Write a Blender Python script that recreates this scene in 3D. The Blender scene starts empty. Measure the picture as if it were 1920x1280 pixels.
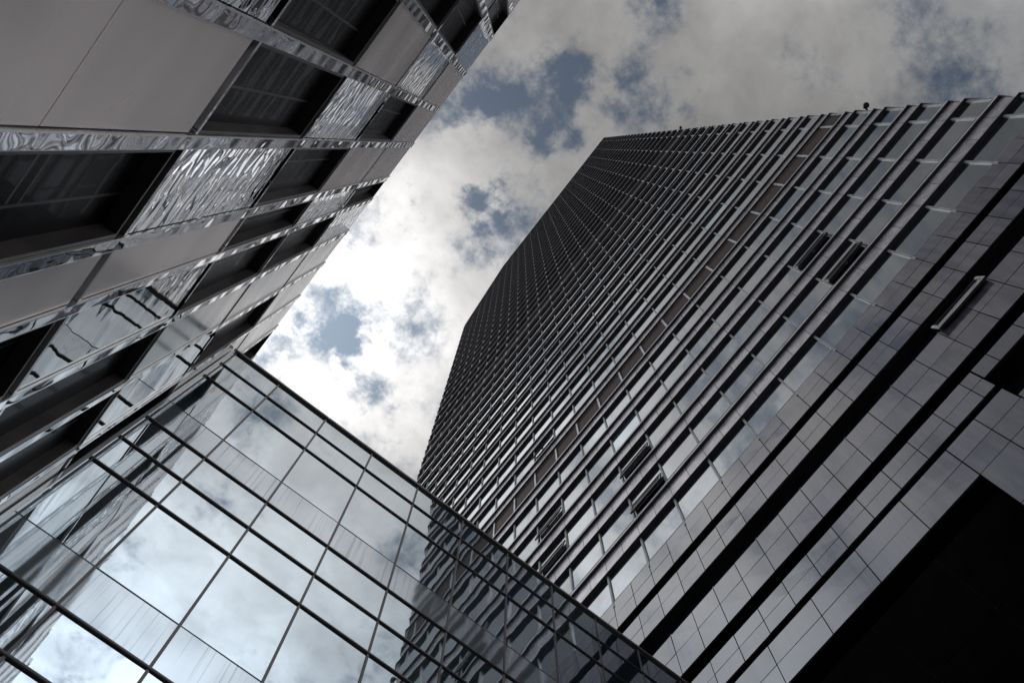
import bpy, math, random
from mathutils import Vector, Matrix
random.seed(7)
C = bpy.context.scene.collection
EYE = 1.6
# ------------------------------------------------------------------ camera
cam = bpy.data.cameras.new('camera')
cam.sensor_width = 36.0
cam.lens = 1843.26 / 1920 * 36.0
cam.clip_start = 0.05
cam.clip_end = 6000
co = bpy.data.objects.new('camera', cam)
C.objects.link(co)
M = Matrix(((0.78776102, -0.61593186, 0.00777882),
            (-0.60539338, -0.77182777, 0.19437271),
            (-0.11371643, -0.15782849, -0.98089691)))
co.matrix_world = Matrix.Translation((0, 0, EYE)) @ M.transposed().to_4x4()
bpy.context.scene.camera = co

# ------------------------------------------------------------------ node helpers
class NT:
    def __init__(s, tree):
        s.t = tree; s.n = tree.nodes; s.l = tree.links
    def new(s, typ, **kw):
        nd = s.n.new(typ)
        for k, v in kw.items(): setattr(nd, k, v)
        return nd
    def put(s, sock, v):
        if hasattr(v, 'is_output'): s.l.new(v, sock)
        elif isinstance(v, (tuple, list)) and len(v) == 3 and sock.type == 'RGBA': sock.default_value = (*v, 1)
        else: sock.default_value = v
    def math(s, op, a, b=0.0, c=None, clamp=False):
        nd = s.new('ShaderNodeMath', operation=op, use_clamp=clamp)
        s.put(nd.inputs[0], a); s.put(nd.inputs[1], b)
        if c is not None: s.put(nd.inputs[2], c)
        return nd.outputs[0]
    def smooth(s, v, a, b, lo=0.0, hi=1.0):
        nd = s.new('ShaderNodeMapRange', interpolation_type='SMOOTHSTEP')
        for i, x in enumerate((v, a, b, lo, hi)): s.put(nd.inputs[i], x)
        return nd.outputs[0]
    def mix(s, f, a, b):
        nd = s.new('ShaderNodeMix', data_type='RGBA')
        s.put(nd.inputs[0], f); s.put(nd.inputs[6], a); s.put(nd.inputs[7], b)
        return nd.outputs[2]
    def noise(s, vec, scale=1.0, detail=2.0, rough=0.5, w=None, dist=0.0):
        nd = s.new('ShaderNodeTexNoise', noise_dimensions='4D' if w is not None else '3D')
        s.put(nd.inputs['Vector'], vec); nd.inputs['Scale'].default_value = scale
        nd.inputs['Detail'].default_value = detail; nd.inputs['Roughness'].default_value = rough
        nd.inputs['Distortion'].default_value = dist
        if w is not None: s.put(nd.inputs['W'], w)
        return nd.outputs[0]
    def scale(s, vec, k):
        nd = s.new('ShaderNodeVectorMath', operation='MULTIPLY')
        s.put(nd.inputs[0], vec); nd.inputs[1].default_value = k
        return nd.outputs[0]

# ------------------------------------------------------------------ world: sky with a broken cloud layer
scn = bpy.context.scene
W = bpy.data.worlds.new('World'); scn.world = W; W.use_nodes = True
W.node_tree.nodes.clear()
w = NT(W.node_tree)
SUN = Vector((-0.45, 0.75, 1.0)).normalized()
sun_el = math.asin(SUN.z); sun_az = math.atan2(SUN.x, SUN.y)
sky = w.new('ShaderNodeTexSky', sky_type='NISHITA', sun_disc=False, sun_elevation=sun_el, sun_rotation=sun_az)
sky.air_density = 1.2; sky.dust_density = 2.5
tc = w.new('ShaderNodeTexCoord'); sep = w.new('ShaderNodeSeparateXYZ'); w.l.new(tc.outputs['Generated'], sep.inputs[0])
zz = w.math('MAXIMUM', sep.outputs[2], 0.06)
px = w.math('DIVIDE', sep.outputs[0], zz); py = w.math('DIVIDE', sep.outputs[1], zz)
cmb = w.new('ShaderNodeCombineXYZ'); w.l.new(px, cmb.inputs[0]); w.l.new(py, cmb.inputs[1]); cmb.inputs[2].default_value = 3.7
P = cmb.outputs[0]
wn1 = w.noise(P, 22.0, 8.0, 0.66); wn2 = w.noise(w.scale(P, (1, 1, 2.3)), 22.0, 8.0, 0.66)
qx = w.math('ADD', px, w.math('MULTIPLY', w.math('SUBTRACT', wn1, 0.5), 0.10)); qy = w.math('ADD', py, w.math('MULTIPLY', w.math('SUBTRACT', wn2, 0.5), 0.10))
def oval(x, y, rx, ry):                # the same, longer one way
    dx = w.math('DIVIDE', w.math('SUBTRACT', px, x), rx); dy = w.math('DIVIDE', w.math('SUBTRACT', py, y), ry)
    return w.math('EXPONENT', w.math('MULTIPLY', w.math('ADD', w.math('MULTIPLY', dx, dx), w.math('MULTIPLY', dy, dy)), -1.0))
def blob(x, y, r, ax=None, ay=None):    # a soft region of the cloud layer round (x, y)
    dx = w.math('SUBTRACT', ax or px, x); dy = w.math('SUBTRACT', ay or py, y)
    d2 = w.math('ADD', w.math('MULTIPLY', dx, dx), w.math('MULTIPLY', dy, dy))
    return w.math('EXPONENT', w.math('MULTIPLY', d2, -1.0 / (r * r)))
soft = w.math('MULTIPLY', w.smooth(py, -.28, -.48), .07)
base = w.noise(P, 11.0, 10.0, 0.60, dist=0.1)
big = w.noise(w.scale(P, (1, 1, 1)), 2.3, 3.0, 0.5)
dens = w.math('ADD', w.math('MULTIPLY', base, 1.05), w.math('MULTIPLY', big, 0.25))
for (x, y, r, a) in [(0.000, -0.098, .030, .28), (-0.012, -0.075, .022, .16), (0.020, -0.028, .020, .26), (0.008, 0.071, .017, .25), (0.004, 0.060, .014, .12), (-0.050, 0.096, .011, .22),
                       (-0.026, 0.262, .020, .25), (-0.012, 0.272, .015, .15), (0.037, 0.292, .020, .22), (-0.060, -0.012, .022, .24), (-0.045, -0.030, .022, .18), (0.095, -0.105, .030, .14),
                       (-0.085, 0.275, .012, .15), (-0.06, 0.19, .03, -.12), (0.16, -0.25, .10, -.12), (0.03, 0.15, .04, -.10), (-0.05, 0.03, .03, -.12)]:
    dens = w.math('SUBTRACT', dens, w.math('MULTIPLY', blob(x, y, r * 1.2, qx, qy), a * .86))
fine = w.noise(P, 60.0, 6.0, 0.65)
dens = w.math('ADD', dens, w.math('MULTIPLY', w.math('SUBTRACT', fine, 0.5), 0.30))
dens = w.math('ADD', dens, soft)
cover = w.smooth(dens, 0.42, 0.69)
# brightness of the layer: bright where the sun stands behind it, thin bright part to the south, dull elsewhere, with added fill low down
glow = w.math('ADD', w.math('MULTIPLY', blob(-0.05, 0.27, .15), .80), w.math('MULTIPLY', blob(-0.06, 0.22, .30), 0.26))
south = w.math('MULTIPLY', oval(0.0, -0.84, .23, .44), 1.10)
west = w.math('MULTIPLY', blob(-0.62, 0.42, .41), 1.15)
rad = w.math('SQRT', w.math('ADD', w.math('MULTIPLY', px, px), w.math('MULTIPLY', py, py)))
low = w.math('MULTIPLY', w.smooth(rad, .55, 1.5), 0.62)          # pale ring low in the sky, added out of view to lift the facades
east_fill = w.math('MULTIPLY', blob(1.55, -1.5, .92), 2.5)  # unseen bright sky lobe, added to light the steel block
low = w.math('ADD', low, east_fill)
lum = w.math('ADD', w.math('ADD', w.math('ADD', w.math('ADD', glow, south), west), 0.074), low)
shade = w.noise(P, 14.0, 8.0, 0.6, dist=0.2)
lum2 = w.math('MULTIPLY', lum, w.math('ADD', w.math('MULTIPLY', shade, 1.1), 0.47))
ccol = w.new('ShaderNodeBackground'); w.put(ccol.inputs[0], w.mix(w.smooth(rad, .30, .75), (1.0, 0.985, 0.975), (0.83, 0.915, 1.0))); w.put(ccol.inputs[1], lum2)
skyb = w.new('ShaderNodeBackground'); w.l.new(sky.outputs[0], skyb.inputs[0]); skyb.inputs[1].default_value = 0.055
# thin veil in the gaps
veil = w.new('ShaderNodeBackground'); w.put(veil.inputs[0], (0.60, 0.79, 1.0)); w.put(veil.inputs[1], w.math('MULTIPLY', lum, 0.42))
gap = w.new('ShaderNodeMixShader'); gap.inputs[0].default_value = 0.62
w.l.new(skyb.outputs[0], gap.inputs[1]); w.l.new(veil.outputs[0], gap.inputs[2])
ms = w.new('ShaderNodeMixShader'); w.l.new(cover, ms.inputs[0]); w.l.new(gap.outputs[0], ms.inputs[1]); w.l.new(ccol.outputs[0], ms.inputs[2])
wo = w.new('ShaderNodeOutputWorld'); w.l.new(ms.outputs[0], wo.inputs[0])
# ------------------------------------------------------------------ sun behind cloud
sl = bpy.data.lights.new('sun', 'SUN'); sl.energy = 0.6; sl.angle = math.radians(20); sl.color = (1.0, 0.96, 0.91)
so = bpy.data.objects.new('sun', sl); C.objects.link(so)
so.rotation_euler = SUN.to_track_quat('Z', 'Y').to_euler(); so.location = (0, 0, 60)
# ------------------------------------------------------------------ exposure
vs = scn.view_settings
vs.view_transform = 'Standard'; vs.look = 'None'; vs.exposure = 0.32; vs.gamma = 1.0; vs.use_curve_mapping = False

# ------------------------------------------------------------------ materials
def mat(name):
    m = bpy.data.materials.new(name); m.use_nodes = True
    m.node_tree.nodes.clear()
    t = NT(m.node_tree)
    t.out = t.new('ShaderNodeOutputMaterial')
    t.tc = t.new('ShaderNodeTexCoord')
    t.obj = t.tc.outputs['Object']
    t.rnd = t.new('ShaderNodeObjectInfo').outputs['Random']
    t.isl = t.new('ShaderNodeNewGeometry').outputs['Random Per Island']
    return m, t
def principled(t, color, rough, metal=0.0, spec=0.5, normal=None, ior=1.5):
    b = t.new('ShaderNodeBsdfPrincipled')
    t.put(b.inputs['Base Color'], color); t.put(b.inputs['Roughness'], rough); t.put(b.inputs['Metallic'], metal)
    b.inputs['IOR'].default_value = ior; t.put(b.inputs['Specular IOR Level'], spec)
    if normal is not None: t.l.new(normal, b.inputs['Normal'])
    return b.outputs[0]
def bump(t, h, dist, strength=1.0, normal=None):
    b = t.new('ShaderNodeBump'); b.inputs['Strength'].default_value = strength; b.inputs['Distance'].default_value = dist
    t.put(b.inputs['Height'], h)
    if normal is not None: t.l.new(normal, b.inputs['Normal'])
    return b.outputs[0]
def finish(t, sh): t.l.new(sh, t.out.inputs[0])
def rgb(t, f, a, b): return t.mix(f, a, b)

MT = {}
def simple(name, color, rough=0.5, metal=0.0, spec=0.5, var=0.25, nscale=2.0):
    m, t = mat(name)
    n = t.noise(t.obj, nscale, 4.0, 0.6)
    f = t.smooth(n, 0.3, 0.7)
    c = rgb(t, f, tuple(x * (1 - var) for x in color), tuple(x * (1 + var) for x in color))
    r = t.math('ADD', t.math('MULTIPLY', n, 0.2), rough - 0.1, clamp=True)
    finish(t, principled(t, c, r, metal, spec))
    MT[name] = m
simple('dark_void', (.010, .009, .009), .6, 0, .15)
simple('dark_frame', (.020, .018, .018), .35, 0, .5)
simple('bronze_frame', (.062, .048, .044), .35, .3, .5)
simple('ledge_metal', (.050, .041, .047), .45, 0, .35)
simple('soffit_panel', (.05, .047, .047), .5, 0, .3)
simple('bright_edge', (.86, .85, .83), .22, 1.0, .5, var=.05)
simple('fascia_metal', (.36, .355, .36), .45, .4, .5)
simple('spandrel_metal', (.44, .405, .42), .26, .6, .5)
simple('mullion_metal', (.30, .295, .30), .5, .3, .4)
simple('brown_louvre', (.058, .038, .033), .75, 0, .12)
simple('transom_bronze', (.105, .080, .074), .4, .2, .5)
simple('concrete', (.22, .21, .20), .8)
simple('paving', (.11, .105, .10), .85, nscale=.6)
simple('roof_grey', (.20, .20, .21), .5, .3)
simple('joint_dark', (.006, .006, .007), .7, 0, .1)

def coated_glass(name, refl, tint, body, wob, wscale, per='obj', streak=None):
    """reflective curtain wall glass, slightly warped"""
    m, t = mat(name)
    wv = t.math('MULTIPLY', t.rnd if per == 'obj' else t.isl, 57.0)
    n = t.noise(t.scale(t.obj, (1, 1, .8)), wscale, 1.5, 0.45, w=wv)
    nm = bump(t, n, wob)
    g = t.new('ShaderNodeBsdfGlossy'); g.inputs['Roughness'].default_value = 0.015
    col = tint
    var = t.noise(t.obj, 1.7, 3.0, .6, w=wv)
    rough = 0.0
    if streak is not None:
        # drip marks: dark lines running down, strongest under the joint
        sx = t.noise(t.scale(t.obj, (26, 26, .35)), 1.0, 3.0, .6, w=wv)
        s = t.math('MULTIPLY', t.smooth(sx, .52, .66), streak)
        col = rgb(t, t.math('MULTIPLY', s, .75), tint, tuple(x * .55 for x in tint))
        g.inputs['Roughness'].default_value = 0.05
    t.put(g.inputs['Color'], col); t.l.new(nm, g.inputs['Normal'])
    d = principled(t, body, .15, 0, .5)
    lw = t.new('ShaderNodeLayerWeight'); lw.inputs['Blend'].default_value = .35
    f = t.math('ADD', t.math('MULTIPLY', lw.outputs['Fresnel'], .45), refl, clamp=True)
    f = t.math('MULTIPLY', f, t.math('ADD', t.math('MULTIPLY', var, .20), .90), clamp=True)
    if per == 'isl': f = t.math('MULTIPLY', f, t.math('ADD', t.math('MULTIPLY', t.isl, .26), .84), clamp=True)
    mx = t.new('ShaderNodeMixShader'); t.l.new(f, mx.inputs[0]); t.l.new(d, mx.inputs[1]); t.l.new(g.outputs[0], mx.inputs[2])
    finish(t, mx.outputs[0]); MT[name] = m
coated_glass('annex_glass', .72, (.88, .95, 1.0), (.030, .060, .070), .007, .8)
coated_glass('annex_streaked', .55, (.88, .94, .99), (.20, .215, .225), .007, .8, streak=.9)
coated_glass('tower_glass', .36, (.82, .86, .90), (.012, .014, .018), .004, .8, per='isl')
coated_glass('tower_pale_glass', .45, (.80, .92, 1.0), (.07, .09, .10), .003, .8, per='isl')
coated_glass('sash_glass', .02, (.70, .78, .85), (.010, .011, .013), .002, .8)
coated_glass('slot_glass', .35, (.70, .80, .95), (.006, .008, .012), .002, .8)

def dark_glass(name):
    m, t = mat(name)
    wv = t.math('MULTIPLY', t.rnd, 91.0)
    n = t.noise(t.obj, 1.6, 2.0, .5, w=wv)
    d = principled(t, (.005, .0045, .005), .25, 0, .04)
    g = t.new('ShaderNodeBsdfGlossy'); g.inputs['Roughness'].default_value = .01; t.put(g.inputs['Color'], (.85, .9, 1.0)); t.l.new(bump(t, n, .0009), g.inputs['Normal'])
    lw = t.new('ShaderNodeLayerWeight'); lw.inputs['Blend'].default_value = .30
    mx = t.new('ShaderNodeMixShader'); t.l.new(t.math('MULTIPLY', lw.outputs['Fresnel'], .11, clamp=True), mx.inputs[0])
    t.l.new(d, mx.inputs[1]); t.l.new(g.outputs[0], mx.inputs[2]); finish(t, mx.outputs[0]); MT[name] = m
dark_glass('window_glass')

def steel(name, color, rough, wob, stretch, dscale=1.0, detail=2.0, micro=0.0, streaks=0.0, dist=0.0, tone=.15, metal=1.0, stv=(1, 1.1, 7)):
    m, t = mat(name)
    wv = t.math('MULTIPLY', t.rnd, 83.0)
    v = t.scale(t.obj, stretch)
    n = t.noise(v, dscale, detail, .5, w=wv, dist=dist)
    nm = bump(t, n, wob)
    if micro > 0:
        nm = bump(t, t.noise(t.obj, 160.0, 2.0, .6), micro, normal=nm)
    st = t.noise(t.scale(t.obj, stv), 1.4, 5.0 if stv[2] > 3 else 1.5, .5, w=wv)
    f = t.smooth(st, .3, .72)
    c = rgb(t, f, tuple(x * (1 - tone) for x in color), tuple(min(1, x * (1 + tone)) for x in color))
    r = t.math('ADD', t.math('MULTIPLY', f, streaks), rough, clamp=True)
    finish(t, principled(t, c, r, metal, .5, nm)); MT[name] = m
steel('rough_steel', (.90, .775, .735), .20, .012, (1, .5, .28), 1.0, 0.0, streaks=.10, tone=.11, metal=.55, stv=(1, .45, .8))
steel('satin_steel', (.76, .745, .73), .14, .004, (1, .5, 1.3), 1.0, .5, streaks=.05, tone=.06, metal=.60, stv=(1, .4, 1.2))
steel('wavy_mirror', (.86, .86, .89), .003, .075, (1, .78, 1.3), 3.2, .4, dist=1.6, tone=.04)
steel('soft_mirror', (.86, .86, .87), .02, .016, (1, .6, 1.5), 1.1, 1.5, dist=.2, tone=.05)
steel('polished_steel', (.76, .77, .81), .045, .040, (1, 1.6, .9), 2.6, .3, tone=.05)

def stone(name, color, rough):
    m, t = mat(name)
    isl = t.isl
    v = t.scale(t.obj, (1, 1, 1))
    grain = t.noise(t.obj, 55.0, 3.0, .7)
    # weathering that runs down the slab in wide soft bands
    streak = t.noise(t.scale(t.obj, (3.2, 3.2, .30)), 1.6, 6.0, .62)
    cloud = t.noise(t.obj, .9, 5.0, .6)
    f = t.math('ADD', t.math('MULTIPLY', isl, .60), t.math('ADD', t.math('MULTIPLY', t.smooth(streak, .35, .68), .55), t.math('MULTIPLY', grain, .18)))
    c = rgb(t, t.smooth(f, .15, 1.1), tuple(x * .55 for x in color), tuple(x * 1.45 for x in color))
    warm = t.smooth(streak, .56, .72)
    c = rgb(t, t.math('MULTIPLY', warm, .45), c, (.075, .062, .055))
    r = t.math('ADD', t.math('MULTIPLY', streak, .10), t.math('ADD', t.math('MULTIPLY', isl, .05), rough - .10))
    nm = bump(t, cloud, .0018)
    finish(t, principled(t, c, r, 0, 1.0, nm, ior=1.75)); MT[name] = m
stone('grey_stone', (.074, .064, .078), .12)

# ------------------------------------------------------------------ mesh helpers
class MB:
    def __init__(s): s.v = []; s.f = []; s.m = []; s.mats = []
    def mi(s, name):
        if name not in s.mats: s.mats.append(name)
        return s.mats.index(name)
    def box(s, x0, x1, y0, y1, z0, z1, m):
        if x1 < x0: x0, x1 = x1, x0
        if y1 < y0: y0, y1 = y1, y0
        if z1 < z0: z0, z1 = z1, z0
        k = len(s.v)
        s.v += [(x, y, z) for x in (x0, x1) for y in (y0, y1) for z in (z0, z1)]
        for q in ((0, 1, 3, 2), (4, 6, 7, 5), (0, 4, 5, 1), (2, 3, 7, 6), (0, 2, 6, 4), (1, 5, 7, 3)):
            s.f.append(tuple(k + i for i in q)); s.m.append(s.mi(m))
    def jitter(s, d):
        """set the last box slightly out of true on its front face"""
        for i in range(len(s.v) - 8, len(s.v) - 4):
            x, y, z = s.v[i]; s.v[i] = (x + random.uniform(-d, d), y, z)
    def prism(s, poly, axis, a, b, m):
        """closed polygon extruded along an axis; poly gives the two other coordinates in x,y,z order"""
        k = len(s.v); n = len(poly)
        for c in (a, b):
            for (p, q) in poly:
                s.v.append((c, p, q) if axis == 0 else (p, c, q) if axis == 1 else (p, q, c))
        s.f.append(tuple(k + i for i in range(n))); s.m.append(s.mi(m))
        s.f.append(tuple(k + n + i for i in reversed(range(n)))); s.m.append(s.mi(m))
        for i in range(n):
            j = (i + 1) % n
            s.f.append((k + i, k + n + i, k + n + j, k + j)); s.m.append(s.mi(m))
    def rotbox(s, cx, cy, cz, sx, sy, sz, ang, m):
        """box turned by ang about the Y axis through its centre"""
        k = len(s.v); c, n = math.cos(ang), math.sin(ang)
        for x in (-sx / 2, sx / 2):
            for y in (-sy / 2, sy / 2):
                for z in (-sz / 2, sz / 2):
                    s.v.append((cx + x * c + z * n, cy + y, cz - x * n + z * c))
        for q in ((0, 1, 3, 2), (4, 6, 7, 5), (0, 4, 5, 1), (2, 3, 7, 6), (0, 2, 6, 4), (1, 5, 7, 3)):
            s.f.append(tuple(k + i for i in q)); s.m.append(s.mi(m))
    def tube(s, p, q, r, m, seg=8):
        p = Vector(p); q = Vector(q); d = (q - p).normalized()
        a = d.orthogonal().normalized(); b = d.cross(a); k = len(s.v)
        for c in (p, q):
            for i in range(seg):
                an = 2 * math.pi * i / seg
                s.v.append(tuple(c + (a * math.cos(an) + b * math.sin(an)) * r))
        for i in range(seg):
            j = (i + 1) % seg
            s.f.append((k + i, k + j, k + seg + j, k + seg + i)); s.m.append(s.mi(m))
        s.f.append(tuple(k + i for i in reversed(range(seg)))); s.m.append(s.mi(m))
        s.f.append(tuple(k + seg + i for i in range(seg))); s.m.append(s.mi(m))
    def dome(s, c, r, m, seg=14, rings=6):
        k = len(s.v); cx, cy, cz = c
        for i in range(rings + 1):
            th = math.pi / 2 * i / rings
            for j in range(seg):
                a = 2 * math.pi * j / seg
                s.v.append((cx + r * math.cos(th) * math.cos(a), cy + r * math.cos(th) * math.sin(a), cz + r * math.sin(th)))
        for i in range(rings):
            for j in range(seg):
                j2 = (j + 1) % seg
                s.f.append((k + i * seg + j, k + i * seg + j2, k + (i + 1) * seg + j2, k + (i + 1) * seg + j)); s.m.append(s.mi(m))
        s.f.append(tuple(k + j for j in reversed(range(seg)))); s.m.append(s.mi(m))
    def mesh(s, name, off=(0, 0, 0)):
        me = bpy.data.meshes.new(name)
        me.from_pydata([(v[0] - off[0], v[1] - off[1], v[2] - off[2]) for v in s.v], [], s.f)
        for n in s.mats: me.materials.append(MT[n])
        me.polygons.foreach_set('material_index', s.m)
        me.update(); return me
    def build(s, name, parent=None, off=(0, 0, 0), tilt=None):
        """one object; off = its own origin, in the coordinates the shapes were given in"""
        o = bpy.data.objects.new(name, s.mesh(name, off)); C.objects.link(o)
        if parent is not None:
            o.parent = parent
            pl = parent.get('_o', (0, 0, 0))
            o.location = (off[0] - pl[0], off[1] - pl[1], off[2] - pl[2])
        else: o.location = off
        o['_o'] = off
        if tilt: o.rotation_euler = tilt
        return o
def thing(name, label, cat, loc):
    o = bpy.data.objects.new(name, None); C.objects.link(o); o.location = loc
    o.empty_display_size = .5
    o['label'] = label; o['category'] = cat; o['_o'] = loc
    return o

# ------------------------------------------------------------------ ground
g = MB(); g.box(-900, 900, -900, 900, -.5, 0, 'paving')
go = g.build('ground'); go['kind'] = 'structure'

# ================================================================== OFFICE TOWER  (facade plane x = 10)
X = 10.0
YR, YL = -9.55, 26.40                      # right and left end of the facade
Z0 = 26.18 + EYE                           # glass line of the lowest office floor
FH, MOD = 3.36, 1.567
YM = 3.70                                  # a mullion line
DA, DB = .128, .104                        # ledge depths
tower = thing('office_tower', 'tall dark office tower with ribbed rows of windows over grey stone bands', 'tower', (X + 12, 8.0, 0))
TOPZ = 163.7 + EYE
def ymax(z):
    zs = 148.25 + EYE
    return YL if z < zs else YL - (z - zs) * (8.9 / 15.45)
# cores
b = MB()
b.box(X + .46, X + 24, YR + .02, YL - .02, 16.85 + EYE + 1.6, 25.0 + EYE, 'dark_void')
b.prism([(YR + .02, 25.001 + EYE), (YL - .02, 25.001 + EYE), (YL - .02, 148.2 + EYE), (17.45, TOPZ - .05), (YR + .02, TOPZ - .05)], 0, X + .06, X + 24, 'dark_void')
b.build('core', tower)
b = MB()
b.box(X + .45, X + 24, YR + .02, -.57, 0, 16.85 + EYE + 1.597, 'dark_void')
b.box(X + .45, X + 24, 6.3, YL - .02, 0, 16.85 + EYE + 1.597, 'dark_void')
b.box(X + 7, X + 24, -.567, 6.297, 0, 16.85 + EYE, 'dark_void')
b.box(X + .455, X + 24, -.567, 6.297, 16.851 + EYE, 16.85 + EYE + 1.597, 'dark_void')
b.build('podium_core', tower)
# the black opening under the bands: soffit with panel joints
b = MB()
for i in range(4):
    for j in range(4):
        b.box(X + .35 + i * 1.66, X + .35 + i * 1.66 + 1.645, -.55 + j * 1.70, -.55 + j * 1.70 + 1.685, 16.76 + EYE, 16.80 + EYE, 'soffit_panel')
for i in (1, 2, 3): b.box(X + .3, X + 7, -.56 + i * 1.70 - .018, -.56 + i * 1.70 + .012, 16.77 + EYE, 16.795 + EYE, 'fascia_metal')
b.build('soffit', tower)
# stone bands -------------------------------------------------------
def band(z0, z1, zj, y0, y1, step, ystart, name='stone_band', front=X - .03):
    b = MB()
    z0 += EYE; z1 += EYE
    ys = []
    k = math.floor((y0 - ystart) / step)
    while ystart + k * step < y1:
        a = max(y0, ystart + k * step); c = min(y1, ystart + (k + 1) * step)
        if c - a > .05: ys.append((a, c))
        k += 1
    zs = [z0] + [z + EYE for z in zj] + [z1]
    gp = .011
    for a, c in ys:
        for q in range(len(zs) - 1):
            b.box(front + random.uniform(0, .004), front + .05, a + gp, c - gp, zs[q] + (gp if q else 0), zs[q + 1] - (gp if q < len(zs) - 2 else 0), 'grey_stone'); b.jitter(.004)
    b.box(front + .022, X + .44, y0 + .004, y1 - .004, z0 + .004, z1 - .004, 'joint_dark')
    return b.build(name, tower)
H2 = MOD / 2
band(24.63, 26.06, [25.33], YR, YL, H2, YM)
band(22.85, 24.12, [23.46], YR, YL, H2, YM)
band(20.09, 21.84, [21.0], YR, YL, H2, YM)
band(18.45, 19.53, [19.0], -2.10, YL, H2, YM)
band(18.95, 19.53, [], YR, -2.12, H2, YM)
band(16.75, 18.18, [17.46], -.54, YL, 1.30, -.54)
# corner pier beside the opening
def pier():
    b = MB()
    gp = .011
    zs = [-1.6, .9, 3.3, 5.7, 8.1, 10.5, 12.9, 15.3, 16.75, 17.46, 18.18]
    for (a, c) in ((-2.10, -1.33), (-1.33, -.545)):
        for q in range(len(zs) - 1):
            b.box(X - .03, X + .05, a + gp, c - gp, zs[q] + gp + EYE, zs[q + 1] - gp + EYE, 'grey_stone')
    b.box(X - .008, X + .055, -2.10, -.56, 0, 18.17 + EYE, 'joint_dark')
    b.build('stone_pier', tower)
    b = MB()
    for k in range(9):
        a = -2.12 - .83 * k
        for q in range(8):
            b.box(X - .03, X + .05, max(YR, a - .83) + gp, a - gp, zs[q] + gp + EYE, zs[q + 1] - gp + EYE - (0 if q < 7 else .0), 'grey_stone')
        b.box(X - .03, X + .05, max(YR, a - .83) + gp, a - gp, 16.75 + gp + EYE, 17.6 + EYE, 'grey_stone')
    b.box(X - .008, X + .055, YR, -2.12, 0, 17.59 + EYE, 'joint_dark')
    b.build('stone_wall', tower)
pier()
# slots between the bands: soffits are the stone undersides, backs are glass or black
b = MB()
b.box(X + .28, X + .29, YR, YL, 21.84 + EYE, 22.85 + EYE, 'slot_glass')
b.build('ribbon_glass', tower)
b = MB()
k = math.floor((YR - YM) / MOD)
while YM + k * MOD < YL:
    y = YM + k * MOD
    if y > YR: b.box(X - .01, X + .27, y - .02, y + .02, 21.85 + EYE, 21.93 + EYE, 'dark_frame')
    k += 1
b.box(X + .06, X + .30, YR, YL, 22.80 + EYE, 22.848 + EYE, 'dark_void')
b.build('ribbon_frame', tower)
b = MB(); b.box(X + .40, X + .41, YR, -2.14, 17.6 + EYE, 18.94 + EYE, 'slot_glass'); b.build('ribbon_glass', tower)

# opened vent flap in the ribbon slot
def flap(y0, y1, zb, depth, tilt, name='opened_vent'):
    b = MB()
    ax, az, bx, bz = X + .03, 22.42 + EYE, X - .15, 21.68 + EYE
    nx, nz = -(az - bz), (ax - bx); l = math.hypot(nx, nz); nx, nz = nx / l, nz / l
    def slab(f0, f1, o0, o1, ya, yb, m):
        P_ = lambda f, o: (ax + (bx - ax) * f + nx * o, az + (bz - az) * f + nz * o)
        b.prism([P_(f0, o0), P_(f1, o0), P_(f1, o1), P_(f0, o1)], 1, ya, yb, m)
    slab(0, 1, -.05, 0, y0 + .02, y1 - .02, 'bronze_frame')
    slab(.10, .86, .001, .008, y0 + .10, y1 - .10, 'tower_glass')
    slab(.88, 1.02, .001, .02, y0, y1, 'mullion_metal')
    slab(0, .88, .001, .02, y0, y0 + .07, 'mullion_metal'); slab(0, .88, .001, .02, y1 - .07, y1, 'mullion_metal')
    o = b.build(name, tower, off=(X, (y0 + y1) / 2, zb + EYE)); o['label'] = 'bronze vent flap opened outwards from the ribbon slot'
flap(-4.13, -2.62, 21.98, .3, 1.05)

# floors ------------------------------------------------------------
floors = 41
BROWN = (5, 17)
OPEN = {(1, -5), (2, -5), (1, 1), (2, 1), (2, 4), (3, 4), (6, 4)}
PALE = {(33, 4), (33, 1), (33, 10), (33, -5), (21, 1), (18, 1), (18, 4), (22, -5), (7, -5), (32, 4), (29, 6), (26, 9), (3, 1), (12, 0), (13, 8)}
cols = []                                  # (index, y0, y1)
k = -9
while True:
    a = YM + k * MOD; c = a + MOD
    if a >= YL - .2: break
    aa = max(a, YR + .03); cc = min(c, YL - .03)
    if cc - aa > .3: cols.append((k, aa, cc))
    k += 1
MI = M
def project(p):
    v = MI @ (Vector(p) - Vector((0, 0, EYE)))
    if v.z > -.1: return None
    return (960 + 1843.26 * v.x / -v.z, 640 - 1843.26 * v.y / -v.z, -v.z)
def visible_area(y, z, h):
    if y > 6.12 and (z - EYE) * 6.12 / y < 17.66: return 0        # behind the glass wing
    p = project((X, y, z)); q = project((X, y, z + h)); r = project((X, y + MOD, z))
    if not p or not (0 < p[0] < 1920 and 0 < p[1] < 1280): return 0
    return abs((q[0] - p[0]) * (r[1] - p[1]) - (q[1] - p[1]) * (r[0] - p[0]))
cells = []
for i in range(floors):
    zf = Z0 + FH * i
    for (k, a, c) in cols:
        if c > ymax(zf + FH): continue
        cells.append((visible_area((a + c) / 2, zf + .6, 1.0), i, k, a, c, zf))
cells.sort(reverse=True)
near = set((i, k) for (_, i, k, *_r) in cells[:100])
def glass_of(i, k):
    if i in BROWN: return 'brown_louvre'
    return 'tower_pale_glass' if (i, k) in PALE else 'tower_glass'
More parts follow.
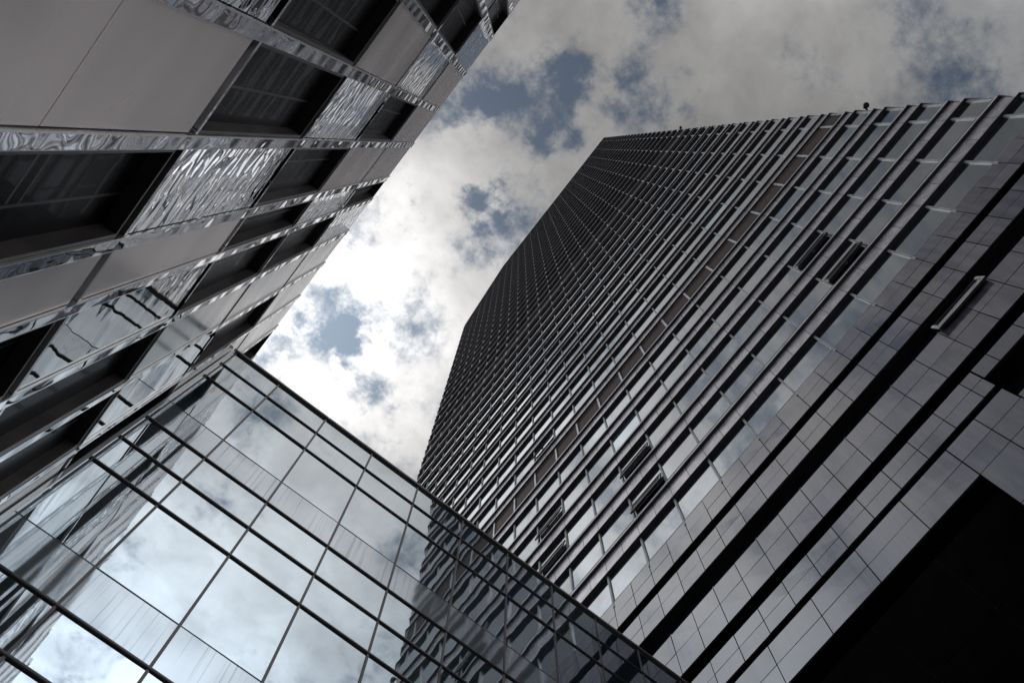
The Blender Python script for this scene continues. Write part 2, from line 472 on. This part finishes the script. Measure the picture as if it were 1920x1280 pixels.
def frame_shapes(b, a, c, zb, zt, last, fm='mullion_metal'):
    """bottom rail, side mullion (split by a dark groove) and head of one window"""
    b.box(X - .012, X + .03, a + .03, c - .03, zb, zb + .36, 'dark_frame')
    b.box(X - .020, X + .03, a + .03, c - .03, zb + .30, zb + .325, fm)
    b.box(X - .045, X + .03, a - .030, a - .006, zb, zt, fm)
    b.box(X - .045, X + .03, a + .006, a + .030, zb, zt, fm)
    b.box(X - .020, X + .03, a - .006, a + .006, zb, zt, 'joint_dark')
    if fm == 'fascia_metal': b.box(X - .03, X + .03, a + .031, c - .031, zt - .05, zt, fm); b.box(X - .05, X - .0455, a - .05, a + .05, zb, zt, fm)
    if last: b.box(X - .045, X + .03, c - .030, c + .0, zb, zt, fm)
far = MB()
for (_, i, k, a, c, zf) in cells:
    zb = zf - .375; zt = zf + 1.635
    g_ = glass_of(i, k)
    last = (k == cols[-1][0])
    if (i, k) in near or (i, k) in OPEN:
        op = (i, k) in OPEN
        b = MB(); off = (X, (a + c) / 2, zb)
        frame_shapes(b, a, c, zb, zt, last, 'fascia_metal' if i in BROWN else 'mullion_metal')
        o = b.build('window', tower, off)
        p = MB(); p.box(X + .006, X + .02, a + .031, c - .031, zb + .36, zt, g_ if not op else 'tower_glass')
        po = p.build('louvre_panel' if i in BROWN else 'pane', o, off)
        if i in BROWN: o['label'] = 'window bay closed with brown louvre panel'
        if op:
            o['label'] = 'window with its sash pushed open at the bottom'
            s = MB(); t = math.radians(11)
            # sash hinged at the head, bottom swung out
            hz = zf + .74; L = .86
            def pt(d, out): return (X - .03 - d * math.sin(t) - out * math.cos(t), hz - d * math.cos(t) + out * math.sin(t))
            def bar(d0, d1, y0, y1, o0, o1, m):
                poly = [pt(d0, o0), pt(d1, o0), pt(d1, o1), pt(d0, o1)]
                s.prism(poly, 1, y0, y1, m)
            bar(0, .07, a + .04, c - .04, 0, .06, 'bronze_frame'); bar(L - .09, L, a + .04, c - .04, 0, .06, 'bronze_frame')
            bar(.07, L - .09, a + .04, a + .10, 0, .06, 'bronze_frame'); bar(.07, L - .09, c - .10, c - .04, 0, .06, 'bronze_frame')
            bar(.07, L - .09, a + .10, c - .10, .02, .045, 'window_glass')
            bar(L - .16, L - .10, (a + c) / 2 - .05, (a + c) / 2 + .05, -.05, 0, 'fascia_metal')
            s.build('open_sash', o, off)
    else:
        frame_shapes(far, a, c, zb, zt, last, 'fascia_metal' if i in BROWN else 'mullion_metal')
        far.box(X + .006, X + .02, a + .031, c - .031, zb + .36, zt, g_)
fo = far.build('window', tower, (X, 8, 90)); fo['kind'] = 'stuff'
fo['label'] = 'many small windows of the upper floors'
for i in range(floors):
    zf = Z0 + FH * i
    yl = ymax(zf + FH)
    # ledge over the windows, ledge over the spandrel, each with end gussets
    for (zz_, d, th, gz, m) in ((zf + 1.64, DA, .03, 1.62, 'ledge_metal'), (zf + 2.84, DB, .14, .60, 'ledge_metal')):
        b = MB()
        b.box(X - d, X + .03, YR, yl, zz_, zz_ + .018, m)
        if th > .05:
            b.box(X - d - .004, X - d + .03, YR, yl, zz_ + .018, zz_ + th, 'fascia_metal')
            b.box(X - d + .03, X + .03, YR, yl, zz_ + .018, zz_ + th - .006, m)
        else: b.box(X - d + .004, X + .03, YR, yl, zz_ + .018, zz_ + th, m)
        for y0, y1 in ((YR - .02, YR), (yl, yl + .02)):
            b.prism([(X - d, zz_ + th), (X - d, zz_ - .03), (X + .0, zz_ - gz), (X + .03, zz_ - gz), (X + .03, zz_ + th)], 1, y0, y1, m)
        b.build('ledge', tower, (X, 8, zz_))
    b = MB()
    y = YR
    kk = math.floor((YR - YM) / H2)
    zs0, zs1 = zf + 1.67, zf + 2.84
    while YM + kk * H2 < yl:
        a = max(YR, YM + kk * H2); c = min(yl, YM + (kk + 1) * H2)
        if c - a > .06:
            b.box(X - .006, X + .03, a + .008, c - .008, zs0, zs0 + .33, 'spandrel_metal')
            b.box(X - .006, X + .03, a + .008, c - .008, zs0 + .345, zs1, 'spandrel_metal')
        kk += 1
    b.box(X + .006, X + .028, YR + .01, yl - .01, zs0, zs1, 'joint_dark')
    b.build('spandrel', tower, (X, 8, zs0))
# roof
b = MB(); zt = Z0 + FH * floors - .5
b.prism([(-1.0, TOPZ), (15.8, TOPZ + 8.6), (17.0, TOPZ + 6.6), (19.0, TOPZ - 2.8), (17.4, TOPZ - .02)], 0, X + .35, X + .6, 'roof_grey')
b.build('roof_screen', tower)
b = MB()
b.prism([(YR, TOPZ - .05), (17.45, TOPZ - .05), (17.5, TOPZ + .12), (YR, TOPZ + .12)], 0, X - .08, X + 24, 'ledge_metal')
b.prism([(17.45, TOPZ - .049), (YL, 148.2 + EYE), (YL + .02, 148.4 + EYE), (17.5, TOPZ + .119)], 0, X - .08, X + 24, 'ledge_metal')
b.build('roof_edge', tower)

# flood lights on the tower's corner
def flood(y, z, label):
    loc = (X - .02, y, z)
    t_ = thing('floodlight', label, 'floodlight', loc)
    b = MB(); b.box(X - .16, X, y - .03, y + .03, z - .05, z + .01, 'dark_frame'); b.box(X - .19, X - .13, y - .05, y + .05, z - .03, z + .02, 'dark_frame')
    b.build('bracket', t_, loc)
    b = MB(); b.dome((X - .16, y - .10, z + .02), .12, 'bronze_frame'); b.tube((X - .16, y - .10, z - .05), (X - .16, y - .10, z + .02), .12, 'bronze_frame', 14)
    b.build('housing', t_, loc)
flood(-9.62, 40.2 + EYE, 'small dark round floodlight on the tower edge beside the lower brown louvre row')
flood(-9.60, 86.0 + EYE, 'tiny dark floodlight high on the tower edge beside the upper brown louvre row')

# ================================================================== GLASS WING  (facade plane y = 6.12)
Y = 6.12
DL = 1.877
annex = thing('glass_annex', 'low glass curtain wall building reflecting sky, between the steel clad block and tower', 'building', (4.0, Y + 6, 0))
def gz(v): return v * Y + EYE
gx0 = -DL + .004
XR = 9.955
b = MB(); b.box(gx0, XR, Y + .07, Y + 14, 0, gz(2.872), 'dark_frame'); b.build('core', annex)
gm = [-.137 + .1745 * k for k in range(11)]
xs = [gx0] + [v * Y for v in gm if v * Y < XR - .3] + [XR]
lev = [2.885, 2.727, 2.577, 2.307, 2.162, 2.007, 1.863, 1.567, 1.422, 1.268, 1.124, .828, .683, .529, .385, .09, -.055, -.21]
thin = {2.307, 1.567, .828, .09}
rest = MB(); n_p = 0
for r in range(len(lev) - 1):
    zt_, zb_ = lev[r], lev[r + 1]
    for c in range(len(xs) - 1):
        a, d = xs[c] + .018, xs[c + 1] - .018
        m = 'annex_streaked' if zt_ in thin else 'annex_glass'
        z1 = gz(zt_) - (.008 if zt_ in thin else .03); z0 = max(.05, gz(zb_) + (.008 if zb_ in thin else .03))
        if z1 < z0 + .1: continue
        if r < 10 and c < 10:
            b = MB(); b.box(a, d, Y, Y + .02, z0, z1, m)
            o = b.build('pane', annex, ((a + d) / 2, Y, (z0 + z1) / 2), tilt=(random.gauss(0, .0016), 0, random.gauss(0, .0022)))
            if m == 'annex_streaked': o['label'] = 'spandrel pane with dark drip streaks'
        else: rest.box(a, d, Y, Y + .02, z0, z1, m)
ro = rest.build('pane', annex); ro['kind'] = 'stuff'; ro['label'] = 'lower panes of the glass wall'
for v in lev:
    z = gz(v)
    if z < .2: continue
    b = MB()
    if v == 2.885:
        q = gx0
        while q < XR:
            b.box(q + .004, min(XR, q + 2.13) - .004, Y - .045, Y + .5, z - .07, z + random.uniform(0, .004), 'transom_bronze'); q += 2.13
        b.box(gx0, XR, Y - .035, Y + .49, z - .065, z - .006, 'dark_frame')
        b.build('coping', annex)
    elif v in thin:
        b.box(gx0, XR, Y - .004, Y + .06, z - .008, z + .008, 'dark_frame'); b.build('glazing_joint', annex)
    else:
        b.box(gx0, XR, Y - .020, Y + .06, z - .022, z + .022, 'transom_bronze')
        b.box(gx0, XR, Y - .025, Y - .0205, z - .016, z + .004, 'dark_frame')
        b.build('transom', annex)
for x in xs[1:-1]:
    b = MB(); b.box(x - .016, x + .016, Y - .012, Y + .06, .02, gz(2.872), 'transom_bronze'); b.build('mullion', annex)
b = MB(); b.box(gx0, gx0 + .05, Y - .03, Y + .06, .02, gz(2.872), 'satin_steel'); b.box(gx0 + .075, gx0 + .095, Y - .02, Y + .06, .02, gz(2.872), 'dark_frame'); b.build('corner_frame', annex)

# ================================================================== STEEL CLAD BLOCK  (facade plane x = -1.877)
XL = -DL
block = thing('steel_clad_building', 'low building clad in rough and wavy mirror steel panels with dark window recesses', 'building', (XL - 6, 0, 0))
def hy(v): return v * DL
def hz_(v): return v * DL + EYE
strips = [(-3.64, -3.58), (-3.14, -3.08), (-2.64, -2.58), (-2.14, -2.08), (-1.64, -1.58), (-1.14, -1.08), (-.78, -.72), (-.277, -.215), (.235, .295), (.735, .795), (1.225, 1.29), (1.555, 1.615),
          (2.03, 2.095), (2.52, 2.58), (3.03, 3.09), (3.50, 3.56), (3.98, 4.04)]
rows = [-.84, 1.9, 3.8, 5.7, 7.6, 9.65, 11.8]       # R0 .. R5 start lines; last is the parapet
CELL = {5: 'RRRDMD', 6: 'RMRDDM', 7: 'DMDRMR', 8: 'RRDMDR', 9: 'DDMDRR', 10: 'RRRDMD', 11: 'MDLDDM', 12: 'RDDSSS', 13: 'DDDLDS', 14: 'SDSDSS', 15: 'RSDSDD',
        0: 'RDRMRD', 1: 'DRMRDR', 2: 'RMDRRM', 3: 'DRRDMR', 4: 'RDMRDR'}
b = MB(); b.box(XL - 14, XL - .16, hy(-3.64), hy(4.04), 0, hz_(11.76), 'dark_void'); b.build('core', block)
MATN = {'R': ('rough_steel', 'rough_panel'), 'S': ('satin_steel', 'satin_panel'), 'M': ('wavy_mirror', 'mirror_panel'), 'L': ('soft_mirror', 'mirror_panel')}
gapz = .075 * DL
for si, (a, c) in enumerate(strips):
    for r in range(6):
        z0 = max(0.02, hz_(rows[r]) + .004); z1 = hz_(rows[r + 1]) - .004
        b = MB()
        b.box(XL - .14, XL, hy(a), hy(c), z0, z1, 'polished_steel')
        b.box(XL - .14, XL + .012, hy(a) - .016, hy(a) - .0005, z0, z1, 'bright_edge')
        b.box(XL - .14, XL + .003, hy(c) + .0005, hy(c) + .002, z0, z1, 'bright_edge')
        b.build('steel_strip', block, (XL, hy((a + c) / 2), (z0 + z1) / 2))
for ci in range(len(strips) - 1):
    y0 = hy(strips[ci][1]) + .003; y1 = hy(strips[ci + 1][0]) - .019
    for r in range(6):
        kind = CELL[ci][r]
        zb = max(.03, hz_(rows[r])); zt = hz_(rows[r + 1])
        tb = zb + .085                              # steel trim above the row line
        ctr = (XL, (y0 + y1) / 2, (zb + zt) / 2)
        b = MB(); b.box(XL - .12, XL - .004, y0, y1, zb + .03, tb, 'polished_steel' if kind in 'DM' else 'satin_steel'); b.build('sill_trim', block, ctr)
        top = zt - gapz * (.8 if r < 5 else .5)
        if kind == 'D':
            dp = .115
            f = MB()
            f.box(XL - .15, XL - .01, y0, y0 + .03, tb + .003, top, 'bronze_frame')
            f.box(XL - .15, XL - .01, y1 - .03, y1, tb + .003, top, 'bronze_frame')
            f.box(XL - .15, XL - .01, y0 + .031, y1 - .031, top - .03, top, 'bronze_frame')
            o = f.build('window', block, ctr)
            p = MB(); p.box(XL - .155, XL - dp - .02, y0 + .031, y1 - .031, tb + .003, top - .031, 'window_glass'); p.build('pane', o, ctr)
            s = MB(); s.box(XL - .13, XL - .015, y0 + .032, y1 - .032, tb + .004, tb + .05, 'dark_frame')
            s.box(XL - .125, XL - .09, y0 + .033, y1 - .033, tb + .20, tb + .235, 'bronze_frame')
            w_ = y1 - y0
            for q in (.22, .61, .83):
                s.box(XL - .12, XL - .095, y0 + w_ * q, y0 + w_ * q + .05, tb + .051, tb + .07, 'fascia_metal')
                s.box(XL - .115, XL - .10, y0 + w_ * q + .07, y0 + w_ * q + .085, tb + .051, tb + .20, 'dark_frame')
            s.build('sill_rail', o, ctr)
            q = MB(); yy = y0 + w_ * random.choice((.38, .55, .62)); zz_ = tb + (top - tb) * random.choice((.30, .42, .55))
            q.box(XL - .142, XL - .1342, yy - .012, yy + .012, tb + .06, top - .035, 'dark_frame')
            q.box(XL - .1415, XL - .1342, y0 + .035, yy - .013, zz_ - .012, zz_ + .012, 'dark_frame')
            q.box(XL - .14, XL - .1342, y0 + .04, yy - .02, zz_ - .16, zz_ - .13, 'bronze_frame')
            q.build('glazing_bar', o, ctr)
        else:
            mn, nm = MATN[kind]
            zs = [tb + .004, top]
            if ci == 8 and r == 1: zs = [tb + .004, hz_(2.58), top]
            b = MB()
            for q in range(len(zs) - 1):
                b.box(XL - .10, XL - .012, y0 + .006, y1 - .006, zs[q] + (.005 if q else 0), zs[q + 1] - (.005 if q < len(zs) - 2 else 0), mn)
            b.box(XL - .04, XL - .006, y0, y0 + .005, tb + .004, top, 'bright_edge')
            b.build(nm, block, ctr)
        b = MB(); b.box(XL - .14, XL - .10, y0, y1, top + .004, zt, 'joint_dark'); b.build('shadow_gap', block, ctr)
b = MB(); b.box(XL - 14, XL - .02, hy(-3.64), hy(4.04), hz_(11.765), hz_(11.80), 'dark_frame'); b.build('roof_edge', block)

for o in bpy.data.objects:
    if '_o' in o.keys(): del o['_o']
